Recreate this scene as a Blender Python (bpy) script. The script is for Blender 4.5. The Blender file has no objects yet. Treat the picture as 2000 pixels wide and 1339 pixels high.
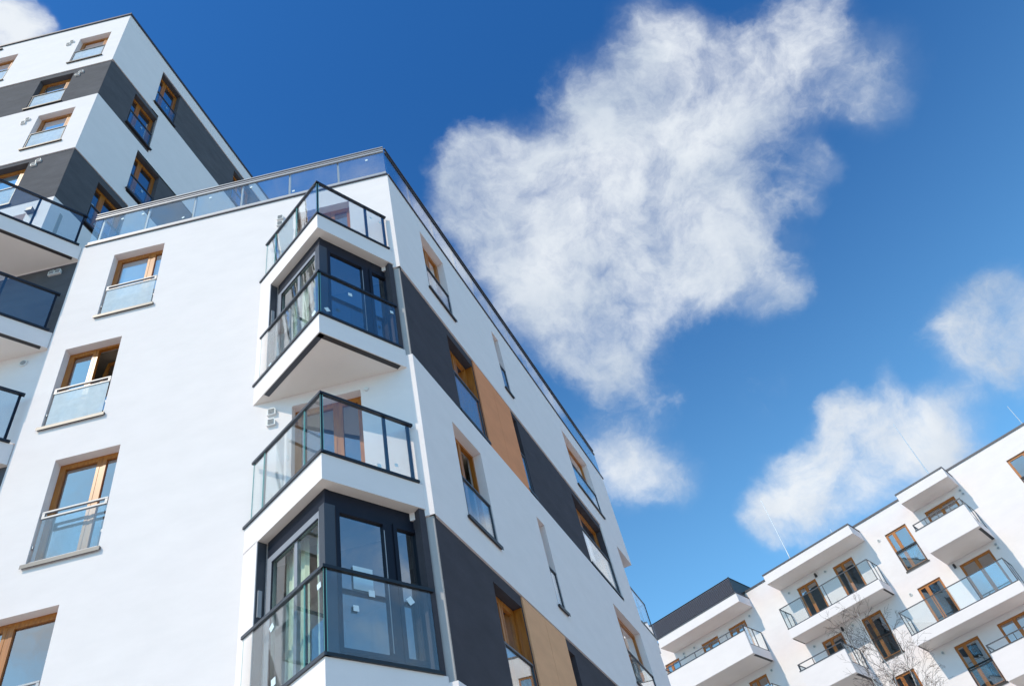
import bpy, math, random
from mathutils import Matrix, Vector
rnd = random.Random(7)
R = math.radians
S = bpy.context.scene
C = S.collection

# ------------------------------------------------------------------ camera
PITCH, ROLL, FPX = R(45.744), R(15.479), 1546.28
cam_d = bpy.data.cameras.new('camera'); cam = bpy.data.objects.new('camera', cam_d); C.objects.link(cam)
f_ = Vector((0, math.cos(PITCH), math.sin(PITCH))); dn = -Vector((0, -math.sin(PITCH), math.cos(PITCH))); rx = Vector((1, 0, 0))
cr, sr = math.cos(ROLL), math.sin(ROLL)
right = rx*cr + dn*sr; down = -rx*sr + dn*cr
M = Matrix.Identity(4)
for i in range(3):
    M[i][0] = right[i]; M[i][1] = -down[i]; M[i][2] = -f_[i]
M[2][3] = 1.6
cam.matrix_world = M
cam_d.sensor_width = 36; cam_d.lens = 36*FPX/2000; cam_d.clip_end = 3000
S.camera = cam
def ray(x, y):
    v = right*((x-1000)/FPX) + down*((y-669.5)/FPX) + f_
    return v

# ------------------------------------------------------------------ sun, sky, exposure
SUN_TRAVEL_AZ, SUN_EL = 40.15, 45.0
sd = bpy.data.lights.new('sun', 'SUN'); sd.energy = 3.4; sd.angle = R(0.5); sd.color = (1.0, 0.88, 0.70)
sun = bpy.data.objects.new('sun', sd); C.objects.link(sun)
a = R(SUN_TRAVEL_AZ); e = R(SUN_EL)
tr = Vector((math.sin(a)*math.cos(e), math.cos(a)*math.cos(e), -math.sin(e)))
sun.rotation_euler = tr.to_track_quat('-Z', 'Y').to_euler()
sun.location = (-30, -40, 60)
S.view_settings.view_transform = 'Standard'; S.view_settings.look = 'None'
S.view_settings.exposure = 0.03; S.view_settings.gamma = 1; S.view_settings.use_curve_mapping = False

w = bpy.data.worlds.new('World'); S.world = w; w.use_nodes = True
nt = w.node_tree; N = nt.nodes; L = nt.links; N.clear()
out = N.new('ShaderNodeOutputWorld'); bg = N.new('ShaderNodeBackground'); L.new(bg.outputs[0], out.inputs[0])
sky = N.new('ShaderNodeTexSky'); sky.sky_type = 'NISHITA'; sky.sun_disc = False
sky.sun_elevation = R(SUN_EL); sky.sun_rotation = R(SUN_TRAVEL_AZ+180)
sky.air_density = 1.0; sky.dust_density = 0.5; sky.ozone_density = 4.0; sky.altitude = 200
SKY_STRENGTH = 0.115
tc = N.new('ShaderNodeTexCoord'); DIR = tc.outputs['Generated']
def mth(op, a_, b_=None, c_=None, clamp=False):
    n = N.new('ShaderNodeMath'); n.operation = op; n.use_clamp = clamp
    for i, v in enumerate((a_, b_, c_)):
        if v is None: continue
        if isinstance(v, (int, float)): n.inputs[i].default_value = v
        else: L.new(v, n.inputs[i])
    return n.outputs[0]
def noise(scale, detail, rough, vec, dist=0.0, col=False):
    n = N.new('ShaderNodeTexNoise'); n.inputs['Scale'].default_value = scale; n.inputs['Detail'].default_value = detail
    n.inputs['Roughness'].default_value = rough; n.inputs['Distortion'].default_value = dist; L.new(vec, n.inputs['Vector'])
    return n.outputs['Color'] if col else n.outputs['Fac']
def vm(op, a_, b_):
    n = N.new('ShaderNodeVectorMath'); n.operation = op
    for i, v in enumerate((a_, b_)):
        if isinstance(v, (tuple, Vector)): n.inputs[i].default_value = tuple(v)
        elif isinstance(v, float): n.inputs['Scale'].default_value = v
        else: L.new(v, n.inputs[i])
    return n
warp = vm('SUBTRACT', noise(3.5, 6, 0.62, DIR, col=True), (0.5, 0.5, 0.5)).outputs[0]
warp = vm('SCALE', warp, 0.125).outputs[0]
WD = vm('ADD', DIR, warp).outputs[0]
# cloud masses: direction in the sky, angular radius, density
CL = [(950,335,95,.8),(1000,420,115,1),(1120,340,140,1.05),(1185,215,105,.9),(1250,120,85,.6),(1340,300,150,1.0),(1250,470,165,1.15),
      (1400,430,115,.9),(1470,550,95,.95),(1530,590,50,.8),(1090,590,125,1.1),(1060,470,135,1),(1150,700,90,1.0),(1210,620,90,.9),(1165,880,70,1.0),(1225,910,65,.8),
      (1490,70,80,.56),(1580,30,75,.62),(1600,140,85,.46),(1700,125,75,.42),(1430,180,85,.5),(1590,310,42,.55),(1565,390,36,.6),(1500,300,50,.22),(1710,220,45,.28),
      (1290,800,50,.62),(1300,935,50,.62),(925,285,50,.6),(1290,60,80,.55),(870,330,45,.42),(870,430,50,.5),(1230,760,60,.45),(1370,60,60,.5),
      (1945,600,75,.95),(1875,645,68,.9),(1970,700,75,.9),(2060,640,110,1),(1960,540,45,.6),
      (1700,835,82,1.05),(1640,880,80,1),(1560,950,75,1.),(1490,1000,48,.85),(1790,845,75,.9),(1885,805,60,.8),(1660,960,90,.9),(1740,750,38,.62),(1850,880,52,.65),
      (1480,745,55,.42),(1620,800,38,.4),(10,35,55,.95),(-50,60,90,1)]
field = None
for (x, y, r, wt) in CL:
    v = ray(x, y); rr = r/FPX/v.length; v.normalize()
    d = vm('DISTANCE', WD, v).outputs['Value']
    mr = N.new('ShaderNodeMapRange'); mr.interpolation_type = 'SMOOTHSTEP'
    L.new(d, mr.inputs[0]); mr.inputs[1].default_value = rr*1.75; mr.inputs[2].default_value = rr*0.15
    mr.inputs[3].default_value = 0; mr.inputs[4].default_value = wt
    field = mr.outputs[0] if field is None else mth('ADD', field, mr.outputs[0])
# neighbouring clouds to the right of and behind the viewpoint
for (az_, el_, rr, wt) in ((97, 31, .085, .75), (112, 44, .08, .7), (84, 49, .07, .6), (92, 22, .07, .7), (205, 38, .16, .7), (212, 50, .10, .6)):
    a_, e_ = R(az_), R(el_); v = Vector((math.sin(a_)*math.cos(e_), math.cos(a_)*math.cos(e_), math.sin(e_)))
    mr = N.new('ShaderNodeMapRange'); mr.interpolation_type = 'SMOOTHSTEP'; L.new(vm('DISTANCE', WD, v).outputs['Value'], mr.inputs[0])
    mr.inputs[1].default_value = rr*1.75; mr.inputs[2].default_value = rr*.15; mr.inputs[3].default_value = 0; mr.inputs[4].default_value = wt
    field = mth('ADD', field, mr.outputs[0])
# the rest of the sky carries scattered clouds of the same kind
fc = ray(1000, 670).normalized()
away = N.new('ShaderNodeMapRange'); L.new(vm('DISTANCE', DIR, fc).outputs['Value'], away.inputs[0])
away.inputs[1].default_value = 0.72; away.inputs[2].default_value = 0.9; away.inputs[3].default_value = 0; away.inputs[4].default_value = 1
big = noise(2.3, 5, 0.55, DIR)
bigm = N.new('ShaderNodeMapRange'); bigm.interpolation_type = 'SMOOTHSTEP'; L.new(big, bigm.inputs[0]); bigm.inputs[1].default_value = 0.54; bigm.inputs[2].default_value = 0.72
field = mth('ADD', field, mth('MULTIPLY', bigm.outputs[0], away.outputs[0]))
field = mth('MINIMUM', field, 1.35)
n1 = noise(12, 13, 0.66, WD, 0.22); n2 = noise(5.0, 8, 0.6, WD, .2)
nn = mth('ADD', mth('MULTIPLY', n1, 0.6), mth('MULTIPLY', n2, 0.4))
near = mth('MULTIPLY', field, 3.0, clamp=True)
tot = mth('ADD', field, mth('MULTIPLY', mth('MULTIPLY', mth('SUBTRACT', nn, 0.5), 5.0), near))
dens = N.new('ShaderNodeMapRange'); dens.interpolation_type = 'SMOOTHSTEP'; L.new(tot, dens.inputs[0]); dens.inputs[1].default_value = 0.28; dens.inputs[2].default_value = 1.85
veil = N.new('ShaderNodeMapRange'); veil.interpolation_type = 'SMOOTHSTEP'; L.new(mth('ADD', field, mth('MULTIPLY', mth('MULTIPLY', mth('SUBTRACT', n2, 0.5), 3.0), near)), veil.inputs[0]); veil.inputs[1].default_value = .05; veil.inputs[2].default_value = 1.1
dens_f = mth('ADD', mth('MULTIPLY', dens.outputs[0], 0.78), mth('MULTIPLY', veil.outputs[0], 0.20))
shade = noise(5.5, 6, 0.5, WD)
ramp = N.new('ShaderNodeValToRGB'); L.new(shade, ramp.inputs[0])
ramp.color_ramp.elements[0].position = 0.33; ramp.color_ramp.elements[0].color = (0.50, 0.59, 0.71, 1)
ramp.color_ramp.elements[1].position = 0.62; ramp.color_ramp.elements[1].color = (0.84, 0.885, 0.935, 1)
skm = N.new('ShaderNodeMix'); skm.data_type = 'RGBA'; skm.blend_type = 'MULTIPLY'; skm.inputs[0].default_value = 1
L.new(sky.outputs[0], skm.inputs[6])
sep = N.new('ShaderNodeSeparateXYZ'); L.new(DIR, sep.inputs[0])
hz_ = N.new('ShaderNodeMapRange'); hz_.interpolation_type = 'SMOOTHSTEP'; L.new(sep.outputs[2], hz_.inputs[0]); hz_.inputs[1].default_value = .92; hz_.inputs[2].default_value = .36
air = N.new('ShaderNodeMix'); air.data_type = 'RGBA'; L.new(hz_.outputs[0], air.inputs[0])      # deep blue aloft, paler air low down
air.inputs[6].default_value = (.36, 1.13, 1.80, 1); air.inputs[7].default_value = (1.60, 2.50, 2.50, 1)
L.new(air.outputs[2], skm.inputs[7])
sc = vm('SCALE', ramp.outputs[0], 10.0).outputs[0]
mixc = N.new('ShaderNodeMix'); mixc.data_type = 'RGBA'; L.new(dens_f, mixc.inputs[0]); L.new(skm.outputs[2], mixc.inputs[6]); L.new(sc, mixc.inputs[7])
L.new(mixc.outputs[2], bg.inputs[0]); bg.inputs[1].default_value = 0.1

# ------------------------------------------------------------------ materials
def mat(name):
    m = bpy.data.materials.new(name); m.use_nodes = True; t = m.node_tree
    return m, t, t.nodes['Principled BSDF']
def plaster(name, col, var=0.05, bump=0.25, grain=260.0):
    m, t, b = mat(name); n = t.nodes; l = t.links
    co = n.new('ShaderNodeTexCoord').outputs['Object']
    mp = n.new('ShaderNodeMapping'); mp.inputs['Scale'].default_value = (1, 1, 2.2); l.new(co, mp.inputs[0])
    a1 = n.new('ShaderNodeTexNoise'); a1.inputs['Scale'].default_value = 1.3; a1.inputs['Detail'].default_value = 9; a1.inputs['Roughness'].default_value = .62; l.new(mp.outputs[0], a1.inputs[0])
    rp = n.new('ShaderNodeValToRGB'); l.new(a1.outputs[0], rp.inputs[0])
    rp.color_ramp.elements[0].position = .3; rp.color_ramp.elements[1].position = .7
    rp.color_ramp.elements[0].color = tuple(c*(1-var) for c in col)+(1,); rp.color_ramp.elements[1].color = tuple(min(.86, c*(1+var)) for c in col)+(1,)
    g = n.new('ShaderNodeTexNoise'); g.inputs['Scale'].default_value = grain; g.inputs['Detail'].default_value = 3; l.new(co, g.inputs[0])
    mx = n.new('ShaderNodeMix'); mx.data_type = 'RGBA'; mx.blend_type = 'OVERLAY'; mx.inputs[0].default_value = 0.22 if var > .08 else 0.05
    l.new(rp.outputs[0], mx.inputs[6]); l.new(g.outputs[0], mx.inputs[7]); l.new(mx.outputs[2], b.inputs['Base Color'])
    h = n.new('ShaderNodeMath'); h.operation = 'ADD'; l.new(g.outputs[0], h.inputs[0])
    a2 = n.new('ShaderNodeMath'); a2.operation = 'MULTIPLY'; l.new(a1.outputs[0], a2.inputs[0]); a2.inputs[1].default_value = .8; l.new(a2.outputs[0], h.inputs[1])
    bu = n.new('ShaderNodeBump'); bu.inputs['Strength'].default_value = bump; bu.inputs['Distance'].default_value = 0.004; l.new(h.outputs[0], bu.inputs['Height']); l.new(bu.outputs[0], b.inputs['Normal'])
    b.inputs['Roughness'].default_value = 0.92; b.inputs['Specular IOR Level'].default_value = .25
    return m
def plain(name, col, rough=.5, metal=0, var=0.0, scale=8, spec=.5):
    m, t, b = mat(name); b.inputs['Roughness'].default_value = rough; b.inputs['Metallic'].default_value = metal; b.inputs['Specular IOR Level'].default_value = spec
    n = t.nodes; l = t.links
    co = n.new('ShaderNodeTexCoord').outputs['Object']
    a1 = n.new('ShaderNodeTexNoise'); a1.inputs['Scale'].default_value = scale; a1.inputs['Detail'].default_value = 6; l.new(co, a1.inputs[0])
    rp = n.new('ShaderNodeValToRGB'); l.new(a1.outputs[0], rp.inputs[0]); v = max(var, .04)
    rp.color_ramp.elements[0].position = .3; rp.color_ramp.elements[1].position = .7
    rp.color_ramp.elements[0].color = tuple(c*(1-v) for c in col)+(1,); rp.color_ramp.elements[1].color = tuple(c*(1+v) for c in col)+(1,)
    l.new(rp.outputs[0], b.inputs['Base Color'])
    return m
def glass(name, tint, refl=1.0, base=0.0, haze=0.0, vary=(.3, 1.8), wave=.12):
    m, t, b = mat(name); n = t.nodes; l = t.links; n.remove(b)
    o = n['Material Output']; tr_ = n.new('ShaderNodeBsdfTransparent'); tr_.inputs[0].default_value = tint+(1,)
    gl = n.new('ShaderNodeBsdfGlossy'); gl.inputs['Roughness'].default_value = 0.0; gl.inputs[0].default_value = (1, 1, 1, 1)
    fr = n.new('ShaderNodeLayerWeight'); fr.inputs[0].default_value = .5
    pw = n.new('ShaderNodeMath'); pw.operation = 'POWER'; l.new(fr.outputs['Facing'], pw.inputs[0]); pw.inputs[1].default_value = 4.2
    mu = n.new('ShaderNodeMath'); mu.operation = 'MULTIPLY_ADD'; mu.use_clamp = True; l.new(pw.outputs[0], mu.inputs[0]); mu.inputs[1].default_value = .9*refl; mu.inputs[2].default_value = .045*refl+base
    mx = n.new('ShaderNodeMixShader'); l.new(mu.outputs[0], mx.inputs[0]); l.new(tr_.outputs[0], mx.inputs[1]); l.new(gl.outputs[0], mx.inputs[2])
    # slight waviness of float glass and a whitish film
    co = n.new('ShaderNodeTexCoord').outputs['Object']
    wn = n.new('ShaderNodeTexNoise'); wn.inputs['Scale'].default_value = 1.4; wn.inputs['Detail'].default_value = 2; l.new(co, wn.inputs[0])
    bu = n.new('ShaderNodeBump'); bu.inputs['Strength'].default_value = wave; bu.inputs['Distance'].default_value = .02; l.new(wn.outputs[0], bu.inputs['Height']); l.new(bu.outputs[0], gl.inputs['Normal'])
    last = mx
    if haze > 0:
        df = n.new('ShaderNodeBsdfDiffuse'); df.inputs[0].default_value = (.8, .83, .85, 1)
        dn_ = n.new('ShaderNodeTexNoise'); dn_.inputs['Scale'].default_value = 5; dn_.inputs['Detail'].default_value = 10; dn_.inputs['Roughness'].default_value = .7; l.new(co, dn_.inputs[0])
        dm = n.new('ShaderNodeMapRange'); l.new(dn_.outputs[0], dm.inputs[0]); dm.inputs[1].default_value = .35; dm.inputs[2].default_value = .75; dm.inputs[3].default_value = haze*vary[0]; dm.inputs[4].default_value = haze*vary[1]
        m2 = n.new('ShaderNodeMixShader'); l.new(dm.outputs[0], m2.inputs[0]); l.new(mx.outputs[0], m2.inputs[1]); l.new(df.outputs[0], m2.inputs[2]); last = m2
    l.new(last.outputs[0], o.inputs[0])
    return m
def wood():
    m, t, b = mat('oiled_wood'); n = t.nodes; l = t.links
    co = n.new('ShaderNodeTexCoord').outputs['Object']; mp = n.new('ShaderNodeMapping'); mp.inputs['Scale'].default_value = (30, 30, 2.5); l.new(co, mp.inputs[0])
    a1 = n.new('ShaderNodeTexNoise'); a1.inputs['Scale'].default_value = 1; a1.inputs['Detail'].default_value = 6; l.new(mp.outputs[0], a1.inputs[0])
    rp = n.new('ShaderNodeValToRGB'); l.new(a1.outputs[0], rp.inputs[0]); rp.color_ramp.elements[0].position = .3; rp.color_ramp.elements[1].position = .7
    rp.color_ramp.elements[0].color = (.29, .088, .011, 1); rp.color_ramp.elements[1].color = (.46, .16, .02, 1)
    l.new(rp.outputs[0], b.inputs['Base Color']); b.inputs['Roughness'].default_value = .38
    return m
MW = plaster('white_plaster', (.79, .72, .715), .03, .2)
MD = plaster('charcoal_plaster', (.060, .055, .066), .14, .9, 90)
MS = plaster('soffit_plaster', (.78, .72, .67), .03, .15)
MWOOD = wood()
MBLK = plain('black_metal', (.012, .013, .018), .35)
MANT = plain('anthracite_metal', (.05, .055, .07), .42)
MNAVY = plain('anthracite_frame', (.010, .012, .022), .45, spec=.22)
MALU = plain('aluminium_lit_tone', (.34, .35, .38), .5, .2)  # sunlit brightness put into the rail colour; shaded runs use anthracite
MCAP = plain('roof_cap_metal', (.06, .06, .075), .45, .3)
MSILL = plain('sill_metal', (.12, .12, .125), .45, .1)
MSILLD = plain('dark_sill_metal', (.035, .03, .03), .45)
MGL = glass('window_glass', (.60, .66, .70), 2.4, .24)
MGB = glass('bay_glass', (.60, .72, .72), 2.2, .30, wave=.06)
MGBL = glass('bay_side_glass', (.84, .93, .88), 1.2, .06, wave=.03)
MGR = glass('guard_glass', (.93, .97, .98), 1.3, .03, .006, wave=.035)
MGM = glass('milky_guard_glass', (.80, .86, .88), 1.3, .06, .52, vary=(.8, 1.15), wave=.03)  # guard glass with a nearly even whitish haze mixed in
MGREEN = plain('glass_edge', (.16, .42, .40), .15)
MIN = plain('room_paint', (.42, .40, .37), .9)
MDIN = plain('room_floor', (.30, .24, .18), .6)
MFILM = plain('white_blind', (.72, .73, .76), .8, 0, .05, 3)
MCUR = plain('curtain_fabric', (.74, .76, .68), .9, 0, .10, 5)
MDT = plaster('tower_charcoal_lit_tone', (.092, .088, .098), .16, .9, 90)  # charcoal plaster lightened over the whole tower to imitate its sunlit front
MPB = plaster('brown_panel', (.72, .285, .135), .07, .1, 300)
MPL = plaster('beige_panel', (.72, .375, .205), .07, .1, 300)
MSTK = plain('sticker_paper', (.62, .72, .78), .7)
MVENT = plain('vent_plastic', (.68, .68, .68), .5)
MVD = plain('vent_grille', (.30, .31, .33), .6)
MLG = plaster('corner_plaster_lit_tone', (.40, .385, .39), .04, .2)  # corner plaster made paler so its colour carries the sunlit look
MSLAT_ = plain('louvre_metal', (.17, .175, .22), .5)
MROD = plain('galvanised_steel', (.62, .64, .66), .3, .5)
MGROUND = plaster('paving', (.50, .44, .38), .12, .3, 20)
MTAR = plain('roof_membrane', (.08, .08, .085), .9)

# ------------------------------------------------------------------ object helpers
WM = {}
class MB:
    def __init__(s): s.v = []; s.f = []; s.m = []; s.marks = []
    def q(s, pts, m=0):
        i = len(s.v); s.v += [tuple(p) for p in pts]; s.f.append(tuple(range(i, i+len(pts)))); s.m.append(m)
    def box(s, x0, x1, y0, y1, z0, z1, m=0):
        p = [(x, y, z) for z in (z0, z1) for y in (y0, y1) for x in (x0, x1)]
        i = len(s.v); s.v += p
        for f in ((0,2,3,1),(4,5,7,6),(0,1,5,4),(2,6,7,3),(0,4,6,2),(1,3,7,5)): s.f.append(tuple(i+k for k in f)); s.m.append(m)
        return s
    def prism(s, poly, z0, z1, m=0, mb=None, mt=None):
        n = len(poly)
        s.q([(x, y, z0) for x, y in reversed(poly)], m if mb is None else mb); s.q([(x, y, z1) for x, y in poly], m if mt is None else mt)
        for i in range(n):
            (a0, a1), (b0, b1) = poly[i], poly[(i+1) % n]
            s.q([(a0, a1, z0), (b0, b1, z0), (b0, b1, z1), (a0, a1, z1)], m)
    def tube(s, p, q, r0, r1, n=6, m=0):
        p = Vector(p); q = Vector(q); d = (q-p).normalized(); u = d.orthogonal().normalized(); v = d.cross(u)
        i = len(s.v)
        for c, r in ((p, r0), (q, r1)):
            for k in range(n):
                t = 2*math.pi*k/n; s.v.append(tuple(c+u*math.cos(t)*r+v*math.sin(t)*r))
        for k in range(n): s.f.append((i+k, i+(k+1) % n, i+n+(k+1) % n, i+n+k)); s.m.append(m)
        s.f.append(tuple(i+n+k for k in range(n))); s.m.append(m)
        s.f.append(tuple(i+n-1-k for k in range(n))); s.m.append(m)
    def mesh(s, name, mats):
        me = bpy.data.meshes.new(name); me.from_pydata(s.v, [], s.f)
        for x in (mats if isinstance(mats, (list, tuple)) else [mats]): me.materials.append(x)
        me.polygons.foreach_set('material_index', s.m); me.update(); return me
def link(name, me, parent, mw, label=None):
    o = bpy.data.objects.new(name, me); C.objects.link(o); WM[o.name] = mw.copy()
    if parent: o.parent = parent; o.matrix_basis = WM[parent.name].inverted() @ mw
    else: o.matrix_basis = mw
    if label: o['label'] = label
    return o
BEV = {'black_metal', 'anthracite_metal', 'aluminium_lit_tone', 'anthracite_frame', 'oiled_wood'}
def part(name, mb, mats, parent, fr, label=None, loc=(0, 0, 0)):
    # mesh given in the frame's coordinates; its origin is put at loc
    if tuple(loc) != (0, 0, 0):
        mb.v = [(x-loc[0], y-loc[1], z-loc[2]) for x, y, z in mb.v]
    return link(name, mb.mesh(name, mats), parent, fr @ Matrix.Translation(loc), label)
def frame(o, azdeg):
    a_ = R(azdeg); d = Vector((math.sin(a_), math.cos(a_), 0)); n = d.cross(Vector((0, 0, 1))); y = -n
    m = Matrix.Identity(4)
    for i in range(3): m[i][0] = d[i]; m[i][1] = y[i]; m[i][2] = (0, 0, 1)[i]; m[i][3] = (o[0], o[1], 0)[i]
    return m
def thing(name, loc, label, cat, group=None):
    o = link(name, None, None, Matrix.Translation(loc)); o['label'] = label; o['category'] = cat
    if group: o['group'] = group
    return o
def grid_wall(mb, u0, u1, z0, z1, holes, y=0.0, skirt=.3, m=0, rev=.3, mrev=None, sides=(1, 1, 1, 1)):
    """front face with openings, returns round each opening and a returned edge round the zone"""
    mb.marks.append(len(mb.f))
    us = sorted({u0, u1, *[min(max(h[i], u0), u1) for h in holes for i in (0, 1)]}); zs = sorted({z0, z1, *[min(max(h[i], z0), z1) for h in holes for i in (2, 3)]})
    for a0, a1 in zip(us, us[1:]):
        for b0, b1 in zip(zs, zs[1:]):
            cu, cz = (a0+a1)/2, (b0+b1)/2
            if any(h[0] < cu < h[1] and h[2] < cz < h[3] for h in holes): continue
            mb.q([(a0, y, b0), (a1, y, b0), (a1, y, b1), (a0, y, b1)], m)
    for h in holes:
        a0, a1, b0, b1 = h[:4]; mr = m if mrev is None else mrev
        lo, hi = max(b0, z0), min(b1, z1)
        if a0 >= u0: mb.q([(a0, y, lo), (a0, y, hi), (a0, y+rev, hi), (a0, y+rev, lo)], mr)
        if a1 <= u1: mb.q([(a1, y, hi), (a1, y, lo), (a1, y+rev, lo), (a1, y+rev, hi)], mr)
        if b1 <= z1: mb.q([(a0, y, b1), (a1, y, b1), (a1, y+rev, b1), (a0, y+rev, b1)], mr)
        if b0 >= z0: mb.q([(a1, y, b0), (a0, y, b0), (a0, y+rev, b0), (a1, y+rev, b0)], mr)
    s = skirt
    if sides[0]: mb.q([(u0, y, z0), (u0, y, z1), (u0, y+s, z1), (u0, y+s, z0)], m)
    if sides[1]: mb.q([(u1, y, z1), (u1, y, z0), (u1, y+s, z0), (u1, y+s, z1)], m)
    if sides[2]: mb.q([(u0, y, z0), (u0, y+s, z0), (u1, y+s, z0), (u1, y, z0)], m)
    if sides[3]: mb.q([(u0, y, z1), (u1, y, z1), (u1, y+s, z1), (u0, y+s, z1)], m)
def split_part(name, mb, mats, parent, fr, label=None):
    """one object per zone collected in mb"""
    marks = mb.marks+[len(mb.f)]; o = None
    for f0, f1 in zip(marks, marks[1:]):
        if f1 <= f0: continue
        n = MB()
        for f, m in zip(mb.f[f0:f1], mb.m[f0:f1]): n.q([mb.v[k] for k in f], m)
        o = part(name, n, mats, parent, fr, label)
    return o
def room(mb, u0, u1, z0, z1, y=.30, depth=2.6, wid=.7, floor=None, ceil=.12):
    """an empty room behind the opening u0..u1, z0..z1"""
    mb.marks.append(len(mb.f))
    U0, U1, Z0, Z1 = u0-wid, u1+wid, (z0-.85 if floor is None else floor), z1+ceil; Y = y+depth
    for a0, a1, b0, b1 in ((U0, u0, Z0, Z1), (u1, U1, Z0, Z1), (u0, u1, Z0, z0), (u0, u1, z1, Z1)):
        if a1-a0 > 1e-4 and b1-b0 > 1e-4: mb.q([(a0, y, b0), (a1, y, b0), (a1, y, b1), (a0, y, b1)])
    mb.q([(U0, Y, Z0), (U1, Y, Z0), (U1, Y, Z1), (U0, Y, Z1)])
    mb.q([(U0, y, Z0), (U0, Y, Z0), (U0, Y, Z1), (U0, y, Z1)]); mb.q([(U1, y, Z0), (U1, Y, Z0), (U1, Y, Z1), (U1, y, Z1)])
    mb.q([(U0, y, Z1), (U1, y, Z1), (U1, Y, Z1), (U0, Y, Z1)]); mb.q([(U0, y, Z0), (U1, y, Z0), (U1, Y, Z0), (U0, Y, Z0)], 1)

# one mesh per size of window piece
CACHE = {}
def cached(key, fn):
    if key not in CACHE: CACHE[key] = fn()
    return CACHE[key]
def window(P, fr, u0, u1, z0, z1, y=.17, mull=.62, rail='alu', film=False, open_sash=False, sill='light', blind=False, glassy=None, yface=0.0, sillproj=.05, railh=.86, sills=True, rooms=True, fm=None, milky=False):
    fm = fm or MWOOD; W = round(u1-u0, 3); H = round(z1-z0, 3); T = fr @ Matrix.Translation((u0, yface, z0))
    key = (W, H, y, mull, fm.name)
    def mk_frame():
        b = MB(); t = .055
        b.box(0, W, y, y+.075, H-t, H); b.box(0, W, y, y+.075, 0, t); b.box(0, t, y, y+.075, t, H-t); b.box(W-t, W, y, y+.075, t, H-t)
        if mull: b.box(W*mull-.03, W*mull+.03, y+.005, y+.07, t, H-t)
        return b.mesh('window', fm)
    wn = link('window', cached(('f',)+key, mk_frame), P, T)
    t = .055; cells = [(t, W*mull-.03), (W*mull+.03, W-t)] if mull else [(t, W-t)]
    for i, (a0, a1) in enumerate(cells):
        w_ = a1-a0; h_ = H-2*t; s = .052
        def mk_sash():
            b = MB(); b.box(0, w_, -.012, .045, h_-s, h_); b.box(0, w_, -.012, .045, 0, s); b.box(0, s, -.012, .045, s, h_-s); b.box(w_-s, w_, -.012, .045, s, h_-s)
            return b.mesh('sash', fm)
        def mk_pane():
            b = MB(); b.q([(s, .02, s), (w_-s, .02, s), (w_-s, .02, h_-s), (s, .02, h_-s)]); return b.mesh('pane', MGL)
        Ts = T @ Matrix.Translation((a0, y+.012, t))
        if open_sash and i == (1 if open_sash == 'r' else 0):
            # tilted inwards at the top
            Ts = Ts @ Matrix.Translation((0, .05, 0)) @ Matrix.Rotation(R(-9), 4, 'X')
        link('sash', cached(('s', w_, h_, fm.name), mk_sash), wn, Ts); link('pane', cached(('p', w_, h_), mk_pane), wn, Ts)
        if film:
            def mk_film():
                b = MB(); b.box(s+.004, w_-s-.004, .045, .049, s, h_-s); return b.mesh('blind', MFILM)
            link('blind', cached(('b', w_, h_), mk_film), wn, Ts)
    if sills:
        ms = MSILL if sill == 'light' else MSILLD
        def mk_sill():
            b = MB(); b.box(-.05, W+.05, -sillproj, .0, -.045, -.005); b.box(.0, W, .0, y, -.03, .012); b.box(-.05, W+.05, -sillproj, -sillproj+.004, -.075, -.045)
            return b.mesh('sill', ms)
        link('sill', cached(('sill', W, sill, sillproj, y), mk_sill), wn, T)
    if rail:
        h = railh
        mr = {'alu': MALU, 'dark': MANT, 'black': MBLK}[rail]
        def mk_rail():
            b = MB()
            if rail == 'alu':
                b.box(.03, W-.03, .015, .055, h+.108, h+.136); b.box(.03, W-.03, .015, .055, h, h+.03)
                b.box(.03, .075, .018, .052, h+.035, h+.105); b.box(W-.075, W-.03, .018, .052, h+.035, h+.105)
                b.box(.03, W-.03, .02, .05, .03, .06); b.box(.008, .03, .02, .05, h-.55, h-.50); b.box(W-.03, W-.008, .02, .05, h-.55, h-.50)
            elif rail == 'black':
                b.box(.02, W-.02, .01, .05, h+.10, h+.13); b.box(.02, W-.02, .01, .05, h, h+.03); b.box(.02, .05, .012, .048, .03, h+.10); b.box(W-.05, W-.02, .012, .048, .03, h+.10); b.box(.05, W-.05, .015, .045, .03, .05)
            else:
                b.box(.0, W-.02, .005, .05, h, h+.035); b.box(.03, .05, .01, .04, .03, h); b.box(W-.05, W-.03, .01, .04, .03, h); b.box(.05, W-.05, .012, .04, .03, .05)
            return b.mesh('guard_rail', mr)
        def mk_g():
            b = MB(); b.box(.05, W-.05, .028, .038, .05, h); return b.mesh('guard_glass', MGM if milky else MGR)
        link('guard_rail', cached(('r', W, h, rail), mk_rail), wn, T); link('guard_glass', cached(('g', W, h, milky), mk_g), wn, T)
    return wn
def vents(P, fr, u, z, n=2, dz=-.24, du=0, y=0):
    for i in range(n):
        def mk():
            b = MB()
            pts = [(-.075, -.075), (.075, -.075), (.075, .03), (.045, .075), (-.045, .075), (-.075, .03)]
            for k in range(6):
                (x0, w0), (x1, w1) = pts[k], pts[(k+1) % 6]; b.q([(x0, 0, w0), (x1, 0, w1), (x1, -.05, w1), (x0, -.05, w0)])
            b.q([(x, -.05, z_) for x, z_ in pts])
            for k in range(4): b.box(-.05, .05, -.062, -.05, -.05+k*.028, -.038+k*.028, 1)
            return b.mesh('air_vent', [MVENT, MVD])
        link('air_vent', cached(('vent',), mk), P, fr @ Matrix.Translation((u+du*i, y, z+dz*i)))
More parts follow.
